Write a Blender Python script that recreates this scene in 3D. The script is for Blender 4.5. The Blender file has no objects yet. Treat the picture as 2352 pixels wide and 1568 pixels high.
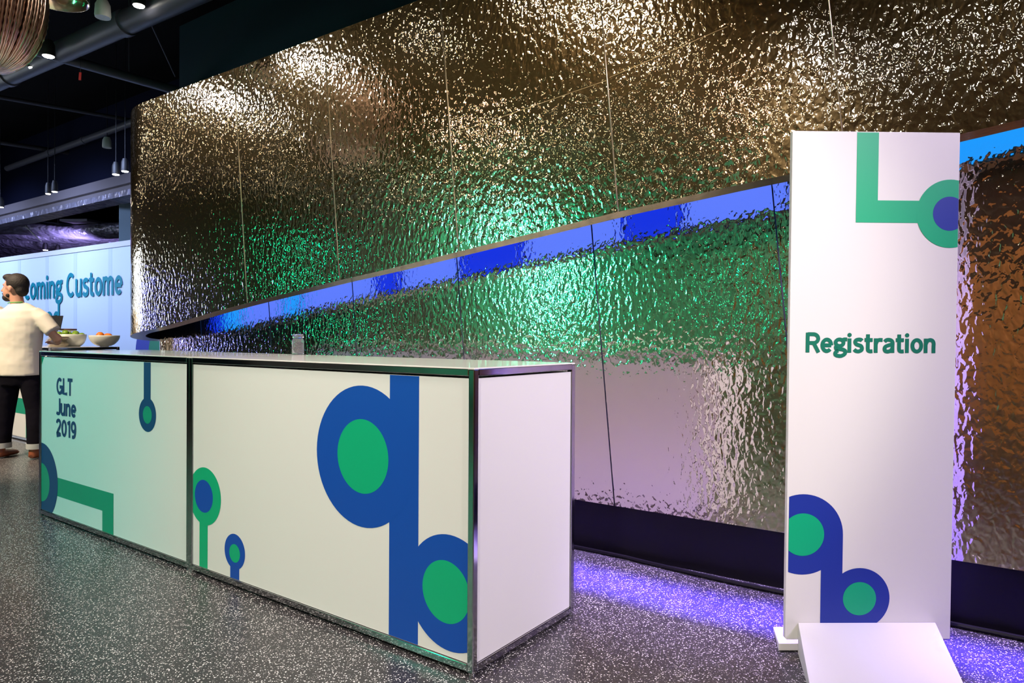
import bpy, bmesh, math, random
from mathutils import Vector, Matrix
random.seed(7)
R = math.radians
C = bpy.context.scene.collection
sc = bpy.context.scene
# ------------------------------------------------------------------ camera, world, exposure
CAMH = 1.18
cam_d = bpy.data.cameras.new('camera'); cam = bpy.data.objects.new('camera', cam_d); C.objects.link(cam)
cam_d.sensor_width = 36; cam_d.sensor_fit = 'HORIZONTAL'; cam_d.lens = 36*1589.3/2352
cam_d.clip_start = .05; cam_d.clip_end = 100
cam.matrix_world = Matrix.Translation((0, 0, CAMH)) @ Matrix.Rotation(R(90)-.0059, 4, 'X') @ Matrix.Rotation(.0058, 4, 'Z')
sc.camera = cam
w = bpy.data.worlds.new('hall_ambient'); sc.world = w; w.use_nodes = True
w.node_tree.nodes['Background'].inputs[0].default_value = (.02, .022, .03, 1)
w.node_tree.nodes['Background'].inputs[1].default_value = .3
sc.view_settings.view_transform = 'Standard'; sc.view_settings.look = 'None'
sc.view_settings.exposure = 0.0; sc.view_settings.gamma = 1; sc.view_settings.use_curve_mapping = False
sc.cycles.use_denoising = True
sc.cycles.max_bounces = 7; sc.cycles.diffuse_bounces = 3; sc.cycles.glossy_bounces = 4; sc.cycles.transmission_bounces = 6
sc.cycles.sample_clamp_indirect = 6.0
sc.cycles.caustics_reflective = True; sc.cycles.caustics_refractive = False; sc.cycles.blur_glossy = .6
# ------------------------------------------------------------------ frames of reference
# mirror wall: foot of the perpendicular from the camera, n points away, u runs along the wall to the far left
_m = math.hypot(.7, 1)
WN = Vector((.7/_m, 1/_m, 0)); WU = Vector((-1/_m, .7/_m, 0))
def wp(s, D, z=0): return WN*D + WU*s + Vector((0, 0, z))
YAW = .625
CU = Vector((-math.cos(YAW), math.sin(YAW), 0)); CV = Vector((math.sin(YAW), math.cos(YAW), 0))

# ------------------------------------------------------------------ lights
def light(kind, loc, col, power, name='beam', target=None, size=.1, spot=60, blend=.6, parent=None, sy=None, spread=None):
    L = bpy.data.lights.new(name, kind); L.color = col; L.energy = power
    if kind == 'SPOT': L.spot_size = R(spot); L.spot_blend = blend; L.shadow_soft_size = size
    elif kind == 'AREA':
        L.size = size
        if sy: L.shape = 'RECTANGLE'; L.size_y = sy
        if spread: L.spread = R(spread)
    else: L.shadow_soft_size = size
    o = bpy.data.objects.new(name, L); C.objects.link(o); o.location = loc
    if target is not None:
        o.rotation_euler = (Vector(target)-Vector(loc)).to_track_quat('-Z', 'Y').to_euler()
    if parent: o.parent = parent; o.matrix_parent_inverse = parent.matrix_world.inverted()
    return o
WARM = (1, .80, .58); WHITE = (1, .92, .84); TEAL = (.05, .95, .70); COOL = (.48, .60, 1); LILAC = (.72, .58, 1)
light('SPOT', (-1.6, -1.6, 4.4), WHITE, 900, 'key_beam', (-.2, 2.8, .6), .12, 46, .9)
light('SPOT', (2.3, -1.6, 4.4), (1, .93, .78), 340, 'key_beam', (1.05, 2.6, 1.9), .12, 34, .9)
light('SPOT', (3.9, -.4, 3.9), LILAC, 540, 'key_beam', (.6, 2.9, .1), .12, 66)
light('SPOT', (3.2, -1.0, 4.2), WHITE, 640, 'key_beam', (.1, 2.8, .75), .12, 26)
light('SPOT', (-5.0, 1.1, 4.2), (.02, .85, .80), 560, 'stage_beam', (-3.1, 4.35, .8), .12, 42, 1.0)
light('SPOT', (-6.0, 4.4, 4.3), WARM, 1350, 'key_beam', (-4.9, 6.7, .9), .12, 46)
light('SPOT', (-3.4, -2.4, 4.3), (.35, .95, .75), 130, 'stage_beam', (-2.6, 1.8, 0), .15, 50, .9)
light('SPOT', (-2.2, 1.6, 4.4), (1, .84, .68), 170, 'key_beam', (-2.6, 2.6, 0), .2, 80)
light('SPOT', (-.9, 2.3, 4.4), (1, .88, .76), 270, 'key_beam', (-1.2, 3.5, 1.0), .12, 60)
for sx in (-11.2, -8.6, -6.0):
    light('AREA', (sx, 15.8-(sx+11.2)*.66-4.2, 4.0), COOL, 62, 'wash_beam', (sx+1.2, 15.9-(sx+11.2)*.66-.9, 1.1), 1.2, sy=.4, spread=95)
light('SPOT', (-1.1, -2.0, 4.4), (1, .58, .26), 420, 'wall_wash_beam', (-1.5, -5.9, 1.2), .2, 120)
light('SPOT', (-3.6, -2.0, 4.4), (1, .6, .30), 200, 'wall_wash_beam', (-4.5, -5.9, 1.4), .2, 110)
light('SPOT', (-8.6, .6, 4.6), (.02, 1, .45), 1500, 'wall_wash_beam', (-13, -1.8, 2.4), .3, 78, 1.0)
light('SPOT', (-9.5, 14.9, 2.9), (.50, .42, 1), 420, 'ceiling_wash_beam', (-10.5, 18.5, 3.7), .3, 110)

light('SPOT', (-1.9, 2.4, 4.6), (1, .86, .72), 160, 'key_beam', (-3.06, 4.05, 3.1), .1, 30)  # unseen spot added to brighten the bead pendant
light('SPOT', (-7.4, -2.6, 4.6), (.02, 1, .45), 420, 'wall_wash_beam', (-9.8, -5.9, 2.2), .3, 90, 1.0)  # green wash added for the back partition mirrored in the steel
# ------------------------------------------------------------------ materials
def mat(name, col, rough=.5, metal=0, **k):
    m = bpy.data.materials.new(name); m.use_nodes = True; b = m.node_tree.nodes['Principled BSDF']
    b.inputs['Base Color'].default_value = (*col, 1); b.inputs['Roughness'].default_value = rough
    b.inputs['Metallic'].default_value = metal
    for a, v in k.items(): b.inputs[a.replace('_', ' ')].default_value = v
    return m
def nd(m, t, **k):
    n = m.node_tree.nodes.new(t)
    for a, v in k.items(): setattr(n, a, v)
    return n
def lk(m, a, b): m.node_tree.links.new(a, b)
def bump(m, scale, dist, detail=1.0, zs=1.0, rough=.5):
    b = m.node_tree.nodes['Principled BSDF']
    tc = nd(m, 'ShaderNodeTexCoord'); mp = nd(m, 'ShaderNodeMapping'); mp.inputs['Scale'].default_value = (1, 1, zs)
    no = nd(m, 'ShaderNodeTexNoise'); no.inputs['Scale'].default_value = scale; no.inputs['Detail'].default_value = detail
    bu = nd(m, 'ShaderNodeBump'); bu.inputs['Distance'].default_value = dist
    lk(m, tc.outputs['Object'], mp.inputs[0]); lk(m, mp.outputs[0], no.inputs[0]); lk(m, no.outputs[0], bu.inputs['Height']); lk(m, bu.outputs[0], b.inputs['Normal'])
    return bu
def emis(name, col, s):
    m = bpy.data.materials.new(name); m.use_nodes = True; nt = m.node_tree; nt.nodes.clear()
    e = nt.nodes.new('ShaderNodeEmission'); o = nt.nodes.new('ShaderNodeOutputMaterial')
    e.inputs[0].default_value = (*col, 1); e.inputs[1].default_value = s; nt.links.new(e.outputs[0], o.inputs[0]); return m
def hammered(name, slope_d, scale, zs, tint=(.93, .87, .78), rough_tint=(.66, .44, .19), mix=.30, r1=.045, r2=.30):
    m = bpy.data.materials.new(name); m.use_nodes = True; nt = m.node_tree; nt.nodes.clear()
    tc = nd(m, 'ShaderNodeTexCoord'); mp = nd(m, 'ShaderNodeMapping'); mp.inputs['Scale'].default_value = (1, 1, zs)
    n1 = nd(m, 'ShaderNodeTexNoise'); n1.inputs['Scale'].default_value = scale; n1.inputs['Detail'].default_value = 1.6; n1.inputs['Roughness'].default_value = .42; n1.inputs['Distortion'].default_value = .35
    bu = nd(m, 'ShaderNodeBump'); bu.inputs['Distance'].default_value = slope_d
    g1 = nd(m, 'ShaderNodeBsdfGlossy'); g1.inputs['Color'].default_value = (*tint, 1); g1.inputs['Roughness'].default_value = r1
    g2 = nd(m, 'ShaderNodeBsdfGlossy'); g2.inputs['Color'].default_value = (*rough_tint, 1); g2.inputs['Roughness'].default_value = r2
    mx = nd(m, 'ShaderNodeMixShader'); mx.inputs[0].default_value = mix
    out = nd(m, 'ShaderNodeOutputMaterial')
    lk(m, tc.outputs['Object'], mp.inputs[0]); lk(m, mp.outputs[0], n1.inputs[0]); lk(m, n1.outputs[0], bu.inputs['Height'])
    for g in (g1, g2): lk(m, bu.outputs[0], g.inputs['Normal'])
    lk(m, g1.outputs[0], mx.inputs[1]); lk(m, g2.outputs[0], mx.inputs[2]); lk(m, mx.outputs[0], out.inputs[0])
    return m
M = {}
M['steel'] = hammered('rippled_steel', .0034, 40, .66, mix=.16, r2=.30)
M['lip'] = mat('brushed_bronze', (.62, .50, .36), .22, 1); bump(M['lip'], 60, .0012)
M['seam'] = mat('seam_dark', (.012, .012, .02), .5)
M['seam_gold'] = mat('seam_brass', (.62, .52, .34), .35, 1)
M['black'] = mat('kick_black', (.004, .003, .005), .4, 0, Specular_IOR_Level=.2)
M['cove'] = mat('cove_paint', (.55, .55, .6), .6)
M['chrome'] = mat('polished_tube', (.52, .52, .53), .10, 1)
M['white'] = mat('white_panel', (.80, .79, .76), .42)
M['acrylic'] = mat('gloss_white_top', (.84, .81, .77), .10, 0, Specular_IOR_Level=.22)
M['board'] = mat('white_board', (.80, .78, .75), .5)
M['blue'] = mat('print_blue', (.003, .07, .42), .45)
M['blue2'] = mat('print_deep_blue', (.012, .035, .32), .45)
M['green'] = mat('print_green', (.0, .42, .19), .45)
M['green2'] = mat('print_sea_green', (.0, .30, .17), .45)
M['navy'] = mat('print_navy', (.0, .06, .17), .45)
M['ink_green'] = mat('print_ink_green', (.0, .17, .10), .45)
M['ink_teal'] = mat('print_ink_teal', (.0, .20, .26), .45)
M['ink_navy'] = mat('print_ink_navy', (.0, .05, .14), .45)
M['dark'] = mat('ceiling_black', (.004, .0035, .004), .9, 0, Specular_IOR_Level=.1)
M['tealwall'] = mat('dark_teal_paint', (.010, .040, .060), .6)
M['navycurtain'] = mat('navy_curtain', (.006, .008, .026), .9, 0, Specular_IOR_Level=.1)
M['wallpaint'] = mat('hall_wall_paint', (.30, .30, .30), .7)
M['wood'] = mat('amber_wood', (.34, .17, .06), .45); bump(M['wood'], 6, .01, 4)
M['pipe'] = mat('painted_duct', (.085, .085, .11), .45)
M['conduit'] = mat('dark_conduit', (.03, .028, .035), .6)
M['foil'] = mat('foil_duct', (.36, .34, .44), .42, .6); bump(M['foil'], 5, .12, 2)
M['beam'] = mat('painted_steel_beam', (.17, .15, .17), .5)
M['housing'] = mat('lamp_housing', (.008, .008, .009), .6)
M['housing_w'] = mat('white_lamp_housing', (.75, .78, .74), .4)
M['lamp'] = emis('lamp_warm', (1, .80, .56), 55)
M['lamp_w'] = emis('lamp_white', (1, .93, .82), 60)
M['lamp_t'] = emis('lamp_teal', (.0, 1, .42), 13)
M['lamp_p'] = emis('lamp_peach', (1, .60, .38), 26)
M['lamp_c'] = emis('lamp_cyan', (.16, 1, .72), 40)
M['lamp_b'] = emis('lamp_blue', (.20, .24, 1), 22)
M['led'] = emis('led_periwinkle', (.09, .18, 1.0), 1.45)
M['led_deep'] = emis('led_blue', (.006, .03, .8), 1.4)
M['led_az'] = emis('led_azure', (.011, .28, 1.0), 1.45)
M['skin'] = mat('skin', (.56, .28, .19), .5)
M['hair'] = mat('dark_hair', (.018, .012, .010), .7); bump(M['hair'], 90, .003, 2)
M['tee'] = mat('offwhite_cotton', (.74, .68, .58), .85); bump(M['tee'], 9, .012, 1.5)
M['jeans'] = mat('black_denim', (.006, .005, .009), .95, 0, Specular_IOR_Level=.1); bump(M['jeans'], 12, .01, 1.5)
M['cuff'] = mat('grey_cuff', (.48, .49, .50), .85)
M['shoe'] = mat('brown_leather', (.30, .08, .035), .35)
M['lime'] = mat('lime_peel', (.17, .30, .015), .4); bump(M['lime'], 120, .001)
M['orange'] = mat('orange_peel', (.72, .19, .01), .45); bump(M['orange'], 120, .001)
M['bowl'] = mat('white_glaze', (.62, .64, .60), .25)
M['plate'] = mat('beige_ceramic', (.62, .54, .42), .45)
M['brown'] = mat('brown_rim', (.12, .05, .025), .5)
M['screen'] = mat('black_screen', (.012, .01, .018), .3)
M['glass'] = mat('jar_glass', (.97, .97, .99), .05, 0, Transmission_Weight=.88, IOR=1.3)
M['pebble'] = mat('wrapped_sweets', (.72, .58, .46), .3)
M['pebble2'] = mat('brown_sweets', (.30, .16, .10), .35)
M['copper'] = mat('copper_beads', (.80, .58, .46), .30, 1)
M['lanyard'] = mat('green_lanyard', (.12, .35, .08), .6)
M['reflector'] = mat('gilt_reflector', (.75, .6, .4), .15, 1)
M['red'] = mat('red_tag', (.4, .01, .01), .5)
# backdrop fabric: shade of the uprights behind it is painted as darker strips
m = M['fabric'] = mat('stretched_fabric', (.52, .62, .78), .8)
# speckled rubber floor
m = M['floor'] = mat('speckled_floor', (.04, .036, .04), .34)
b = m.node_tree.nodes['Principled BSDF']
tc = nd(m, 'ShaderNodeTexCoord')
facs = []
for sca, th in ((105, .26), (170, .20)):
    vo = nd(m, 'ShaderNodeTexVoronoi'); vo.inputs['Scale'].default_value = sca; vo.inputs['Randomness'].default_value = 1
    cr = nd(m, 'ShaderNodeMath', operation='LESS_THAN'); cr.inputs[1].default_value = th
    no = nd(m, 'ShaderNodeTexWhiteNoise'); no.noise_dimensions = '3D'
    gt = nd(m, 'ShaderNodeMath', operation='GREATER_THAN'); gt.inputs[1].default_value = .25
    mu = nd(m, 'ShaderNodeMath', operation='MULTIPLY')
    lk(m, tc.outputs['Object'], vo.inputs['Vector']); lk(m, vo.outputs['Distance'], cr.inputs[0]); lk(m, vo.outputs['Position'], no.inputs['Vector'])
    lk(m, no.outputs['Value'], gt.inputs[0]); lk(m, cr.outputs[0], mu.inputs[0]); lk(m, gt.outputs[0], mu.inputs[1]); facs.append(mu)
ad = nd(m, 'ShaderNodeMath', operation='MAXIMUM'); lk(m, facs[0].outputs[0], ad.inputs[0]); lk(m, facs[1].outputs[0], ad.inputs[1])
mx = nd(m, 'ShaderNodeMix', data_type='RGBA'); mx.inputs[6].default_value = (.032, .029, .032, 1); mx.inputs[7].default_value = (.86, .82, .80, 1)
lk(m, ad.outputs[0], mx.inputs[0]); lk(m, mx.outputs[2], b.inputs['Base Color'])

# ------------------------------------------------------------------ mesh building
class MB:
    def __init__(s): s.v = []; s.f = []; s.m = []
    def add(s, vs, fs, mi=0):
        o = len(s.v); s.v += [tuple(v) for v in vs]; s.f += [tuple(i+o for i in f) for f in fs]; s.m += [mi]*len(fs); return s
    def box(s, o, a, b, c, mi=0):      # corner + three edge vectors
        o, a, b, c = map(Vector, (o, a, b, c))
        P = [o, o+a, o+a+b, o+b, o+c, o+a+c, o+a+b+c, o+b+c]
        return s.add(P, [(0, 3, 2, 1), (4, 5, 6, 7), (0, 1, 5, 4), (1, 2, 6, 5), (2, 3, 7, 6), (3, 0, 4, 7)], mi)
    def aab(s, x0, x1, y0, y1, z0, z1, mi=0): return s.box((x0, y0, z0), (x1-x0, 0, 0), (0, y1-y0, 0), (0, 0, z1-z0), mi)
    def tube(s, pts, r, n=12, mi=0, cap=True, squash=1.0, up=(0, 0, 1)):
        pts = [Vector(p) for p in pts]; rs = r if isinstance(r, (list, tuple)) else [r]*len(pts)
        rings = []
        for i, p in enumerate(pts):
            d = (pts[min(i+1, len(pts)-1)]-pts[max(i-1, 0)]).normalized()
            u = Vector(up); u = u if abs(d.dot(u)) < .95 else Vector((0, 1, 0))
            a = d.cross(u).normalized(); b = a.cross(d).normalized()
            rr = rs[i]; ra, rb = rr if isinstance(rr, (tuple, list)) else (rr, rr*squash)
            rings.append([p+a*ra*math.cos(2*math.pi*k/n)+b*rb*math.sin(2*math.pi*k/n) for k in range(n)])
        vs = [v for g in rings for v in g]
        fs = [(i*n+k, i*n+(k+1) % n, (i+1)*n+(k+1) % n, (i+1)*n+k) for i in range(len(pts)-1) for k in range(n)]
        if cap: fs += [tuple(range(n))[::-1], tuple((len(pts)-1)*n+k for k in range(n))]
        return s.add(vs, fs, mi)
    def lathe(s, c, prof, n=24, mi=0, axis=None):   # prof (r,z)
        c = Vector(c); vs = []; q = Vector((0, 0, 1)).rotation_difference(Vector(axis)) if axis is not None else None
        for r, z in prof:
            for k in range(n):
                v = Vector((r*math.cos(2*math.pi*k/n), r*math.sin(2*math.pi*k/n), z))
                vs.append(c+(q @ v if q else v))
        L = len(prof)
        fs = [(i*n+k, i*n+(k+1) % n, (i+1)*n+(k+1) % n, (i+1)*n+k) for i in range(L-1) for k in range(n)]
        if prof[0][0] > 1e-4: fs.append(tuple(range(n))[::-1])
        if prof[-1][0] > 1e-4: fs.append(tuple((L-1)*n+k for k in range(n)))
        return s.add(vs, fs, mi)
    def ball(s, c, r, n=16, mi=0, rot=None):
        r = r if isinstance(r, (tuple, list)) else (r, r, r); vs = []; c = Vector(c); h = n//2
        for i in range(h+1):
            t = math.pi*i/h
            for k in range(n):
                p = 2*math.pi*k/n
                v = Vector((r[0]*math.sin(t)*math.cos(p), r[1]*math.sin(t)*math.sin(p), r[2]*math.cos(t)))
                if rot: v = rot @ v
                vs.append(c+v)
        fs = [(i*n+k, (i+1)*n+k, (i+1)*n+(k+1) % n, i*n+(k+1) % n) for i in range(h) for k in range(n)]
        return s.add(vs, fs, mi)
    def build(s, name, mats, parent=None, smooth=False, bevel=0, loc=None):
        me = bpy.data.meshes.new(name); me.from_pydata(s.v, [], s.f); 
        for q in (mats if isinstance(mats, (list, tuple)) else [mats]): me.materials.append(q)
        me.polygons.foreach_set('material_index', s.m)
        bm = bmesh.new(); bm.from_mesh(me); bmesh.ops.remove_doubles(bm, verts=bm.verts, dist=1e-6)
        bm.normal_update(); bm.to_mesh(me); bm.free()
        if smooth:
            for p in me.polygons: p.use_smooth = True
            if smooth != 'all':
                try: me.set_sharp_from_angle(angle=R(40))
                except Exception: pass
        o = bpy.data.objects.new(name, me); C.objects.link(o)
        if parent: o.parent = parent; o.matrix_parent_inverse = parent.matrix_basis.inverted()
        if bevel:
            bv = o.modifiers.new('bevel', 'BEVEL'); bv.width = bevel; bv.segments = 2; bv.limit_method = 'ANGLE'
        return o
def tag(o, label, cat, group=None, kind=None):
    o['label'] = label; o['category'] = cat
    if group: o['group'] = group
    if kind: o['kind'] = kind
    return o
def struct(o, label=None):
    o['kind'] = 'structure'
    if label: o['label'] = label
    return o
def empty(name, loc, label, cat, group=None):
    o = bpy.data.objects.new(name, None); C.objects.link(o); o.location = loc; o.empty_display_size = .1
    return tag(o, label, cat, group)

ZV = Vector((0, 0, 1))
# ------------------------------------------------------------------ room shell
struct(MB().aab(-17, 7, -6.2, 24, -.1, 0).build('floor', M['floor']))
struct(MB().aab(-17, 7, -6.2, 24, 5.2, 5.3).build('ceiling', M['dark']))
struct(MB().aab(-17, -16.8, -6.2, 24, 0, 5.2).build('wall_left', M['navycurtain']))
struct(MB().aab(6.8, 7, -6.2, 24, 0, 5.2).build('wall_right', M['dark']))
struct(MB().aab(-16.8, 6.8, -6.2, -6, 0, 5.2).build('wall_back', M['dark']))
struct(MB().aab(-7.4, 6.8, -5.999, -5.96, 0, 2.5).build('trim_2', M['wood']), 'amber wood wainscot panelling')
struct(MB().aab(-16.8, 6.8, 23.8, 24, 0, 5.2).build('wall_far', M['navycurtain']))
# partition on the left behind the photographer, washed green for the steel to mirror
struct(MB().aab(-13.2, -13, -6.0, 3.6, 0, 4.6).build('wall_partition', M['wallpaint']))
struct(MB().aab(-13.0, -7.5, -5.95, -5.85, 0, 4.6).build('wall_added_partition', M['wallpaint']))  # unseen, added so the lower steel mirrors a green wash
# dark teal wall rising behind the rippled steel
mb = MB(); mb.box(wp(8.74, 4.9), WU*-17, WN*.4, (0, 0, 5.2)); struct(mb.build('wall_core', M['tealwall']))

# ------------------------------------------------------------------ rippled steel wall
ZB = [(-6, 2.72), (-3, 2.36), (-.072, 1.972), (.70, 1.857), (1.461, 1.778), (2.957, 1.588), (3.421, 1.536), (4.382, 1.417), (4.812, 1.358), (5.125, 1.31), (5.6, 1.24), (6.9, 1.10)]
def zbot(s):
    for (a, za), (b, zb) in zip(ZB, ZB[1:]):
        if s <= b: return za+(zb-za)*(max(s, a)-a)/(b-a)
    return ZB[-1][1]
DU, DL, TOP, KICK = 2.97, 3.40, 3.125, .268
def du(s):
    t = min(1, max(0, (1.0-s)/1.3)); return DU+.12*t*t*(3-2*t)
def path(D, sc_, r, s0=-5.5, back=-2.0, inset=0, n=28):
    """plan curve (s, D, normal angle): straight run, round nose, run back"""
    P = [(s0+(sc_-s0)*i/88, (du(s0+(sc_-s0)*i/88) if D == DU else D)+inset) for i in range(89)]
    P += [(sc_+(r-inset)*math.sin(math.pi*i/n), D+r-(r-inset)*math.cos(math.pi*i/n)) for i in range(1, n+1)]
    P += [(sc_-(sc_-back)*i/20, D+2*r-inset) for i in range(1, 21)]
    return P
UP = path(DU, 5.85, .90)
mb = MB(); nz = 16
vs = []; 
for s, D in UP:
    z0 = zbot(s)
    for k in range(nz+1): vs.append(wp(s, D, z0+(TOP-z0)*k/nz))
L = len(UP)
mb.add(vs, [(i*(nz+1)+k, (i+1)*(nz+1)+k, (i+1)*(nz+1)+k+1, i*(nz+1)+k+1) for i in range(L-1) for k in range(nz)], 0)
def seam_strip(mb, sbot, zlo, zhi, D, wdt, mi, tilt=.1, off=.0025):
    st = sbot+tilt*(zhi-zlo)
    if D == DU: D = du(sbot)
    D2_ = du(st) if sbot < 1 and D < 3.2 else D
    p = [wp(sbot-wdt/2, D-off, zlo), wp(sbot+wdt/2, D-off, zlo), wp(st+wdt/2, D2_-off, zhi), wp(st-wdt/2, D2_-off, zhi)]
    q = [v+WN*(off+.004) for v in p]
    mb.add(p+q, [(0, 1, 2, 3), (0, 4, 5, 1), (1, 5, 6, 2), (2, 6, 7, 3), (3, 7, 4, 0)], mi)
for i in range(-5, 5):
    s = .51+.975*i+(.0 if i != 1 else -.02)
    if i == 4: continue
    seam_strip(mb, .497+.973*(i), zbot(.497+.973*i)+.002, TOP, DU, .0045, 1)
seam_strip(mb, 4.393, zbot(4.39)+.002, TOP, DU, .0045, 1)
# one horizontal joint following the slanted lower edge
for s0, s1 in ((.9, 1.46), (1.47, 2.43)):
    z0 = 2.47 if s0 < 1 else 2.36
    p = [wp(s0+.06, DU-.0015, z0+.05), wp(s1+.06, DU-.0015, z0-.05+.0)]
    q = [v+Vector((0, 0, .0018)) for v in p]
    mb.add([p[0], p[1], q[1], q[0]], [(0, 1, 2, 3)], 1)
uw = struct(mb.build('wall_upper', [M['steel'], M['seam_gold']], smooth='all'), 'upper band of rippled steel cladding')
# flat shade for seams only matters little; lip underneath
UI = path(DU, 5.85, .90, inset=.12)
mb = MB(); vs = []
for (s, D), (s2, D2) in zip(UP, UI): vs += [wp(s, D, zbot(s)), wp(s2, D2, zbot(s2))]
mb.add(vs, [(2*i, 2*i+1, 2*i+3, 2*i+2) for i in range(L-1)])
vs = []
for (s2, D2) in UI: vs += [wp(s2, D2, zbot(s2)), wp(s2, D2, zbot(s2)+.42)]
mb2 = MB(); mb2.add(vs, [(2*i, 2*i+1, 2*i+3, 2*i+2) for i in range(L-1)])
mb.build('edge_lip', M['lip'], uw, smooth='all'); mb2.build('inner_fascia', M['black'], uw, smooth='all')
# cove ceiling closing the gap above the lamps
mb = MB(); vs = []
for s, D in UP[:90]: vs += [wp(s, D+.12, zbot(s)+.30), wp(s, DL+.05, zbot(s)+.30)]
mb.add(vs, [(2*i, 2*i+1, 2*i+3, 2*i+2) for i in range(89)])
mb.build('cove_ceiling', M['cove'], uw)
# top cap so the cladding has thickness
mb = MB(); vs = []
for (s, D), (s2, D2) in zip(UP, UI): vs += [wp(s, D, TOP), wp(s2, D2, TOP)]
mb.add(vs, [(2*i, 2*i+2, 2*i+3, 2*i+1) for i in range(L-1)]); mb.build('top_cap', M['black'], uw)
# lower band
LP = path(DL, 6.28, .45, n=20)
mb = MB(); vs = []
for s, D in LP:
    for k in range(13): vs.append(wp(s, D, KICK+(zbot(s)+.30-KICK)*k/12))
mb.add(vs, [(i*13+k, (i+1)*13+k, (i+1)*13+k+1, i*13+k+1) for i in range(len(LP)-1) for k in range(12)], 0)
for i in range(-5, 7):
    s = .715+.978*i
    if s > 6.2: continue
    seam_strip(mb, s, KICK, zbot(s)+.29, DL, .0055 if s < 2 else .004, 1)
lw = struct(mb.build('wall_lower', [M['steel'], M['seam']], smooth='all'), 'lower band of rippled steel cladding')
KP = path(DL+.012, 6.26, .42, n=20)
mb = MB(); vs = []
for s, D in KP: vs += [wp(s, D, 0), wp(s, D, KICK)]
mb.add(vs, [(2*i, 2*i+2, 2*i+3, 2*i+1) for i in range(len(KP)-1)])
struct(mb.build('baseboard_steel_wall', M['black'], smooth='all'))
# loose rubber cove strip lying along the foot of the wall
pts = []
for i in range(120):
    s = -4+i*.085
    off = .03+.045*max(0, math.sin((s-.2)*2.2))*(1 if s < 1.6 else .25)
    pts.append(wp(s, DL-off, .012))
struct(MB().tube(pts, .011, 8).build('trim_1', M['black'], smooth=True))

# ------------------------------------------------------------------ LED bars hidden behind the lip
def led_bar(i, s0, s1, key, label):
    Da, Db = du(s0)+.135, du(s1)+.135
    t = empty('led_bar', wp((s0+s1)/2, (Da+Db)/2, zbot((s0+s1)/2)), label, 'light', 'blue light bars under the raised steel band')
    a, b_ = wp(s0+.003, Da, zbot(s0)+.008), wp(s1-.003, Db, zbot(s1)+.008)
    MB().box(a, b_-a, WN*.008, (0, 0, .28)).build('housing', M['housing'], t)
    a2, b2 = a+WN*.0095+ZV*.004, b_+WN*.0095+ZV*.004
    MB().add([a2, b2, b2+Vector((0, 0, .272)), a2+Vector((0, 0, .272))], [(0, 1, 2, 3)]).build('diffuser', M[key], t)
    sm, Dm = (s0+s1)/2, (Da+Db)/2
    for col, pw, spr in (((.07, .03, 1), 30*(s1-s0), 14), ((.50, .36, 1), 15*(s1-s0), 75)):  # narrow beam for the floor band; wide lilac fill added for the counter back
        L = light('AREA', (0, 0, 0), col, pw, 'beam', None, (s1-s0)*.98, sy=.03, spread=spr)
        L.location = wp(sm, Dm+.05, zbot(sm)+.13); L.rotation_euler = (0, 0, math.atan2(WU.y, WU.x)); L.rotation_euler.rotate_axis('X', R(TILT))
        L.parent = t; L.matrix_parent_inverse = t.matrix_basis.inverted()
TILT = 4.5
seg = [(-3.5, -2.5, 'led'), (-2.48, -1.6, 'led_az'), (-1.58, -.70, 'led_az'), (-.68, -.20, 'led_az'), (-.18, .30, 'led_az'), (.32, .86, 'led'), (.88, 1.42, 'led'), (1.44, 1.78, 'led_deep'),
       (1.80, 2.49, 'led'), (2.51, 3.0, 'led_deep'), (3.02, 3.57, 'led'), (3.59, 3.82, 'led_deep'), (3.84, 4.69, 'led'),
       (4.71, 4.93, 'led_az'), (4.95, 5.51, 'led'), (5.53, 5.80, 'led_az'), (5.82, 5.98, 'led_deep')]
words = {'led': 'periwinkle', 'led_deep': 'deep blue', 'led_az': 'azure'}
for i, (a, b_, k) in enumerate(seg):
    led_bar(i, a, b_, k, '%s light bar behind the raised steel band lip, number %s from the right' % (words[k], 'one two three four five six seven eight nine ten eleven twelve thirteen fourteen fifteen sixteen seventeen'.split()[i]))

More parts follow.
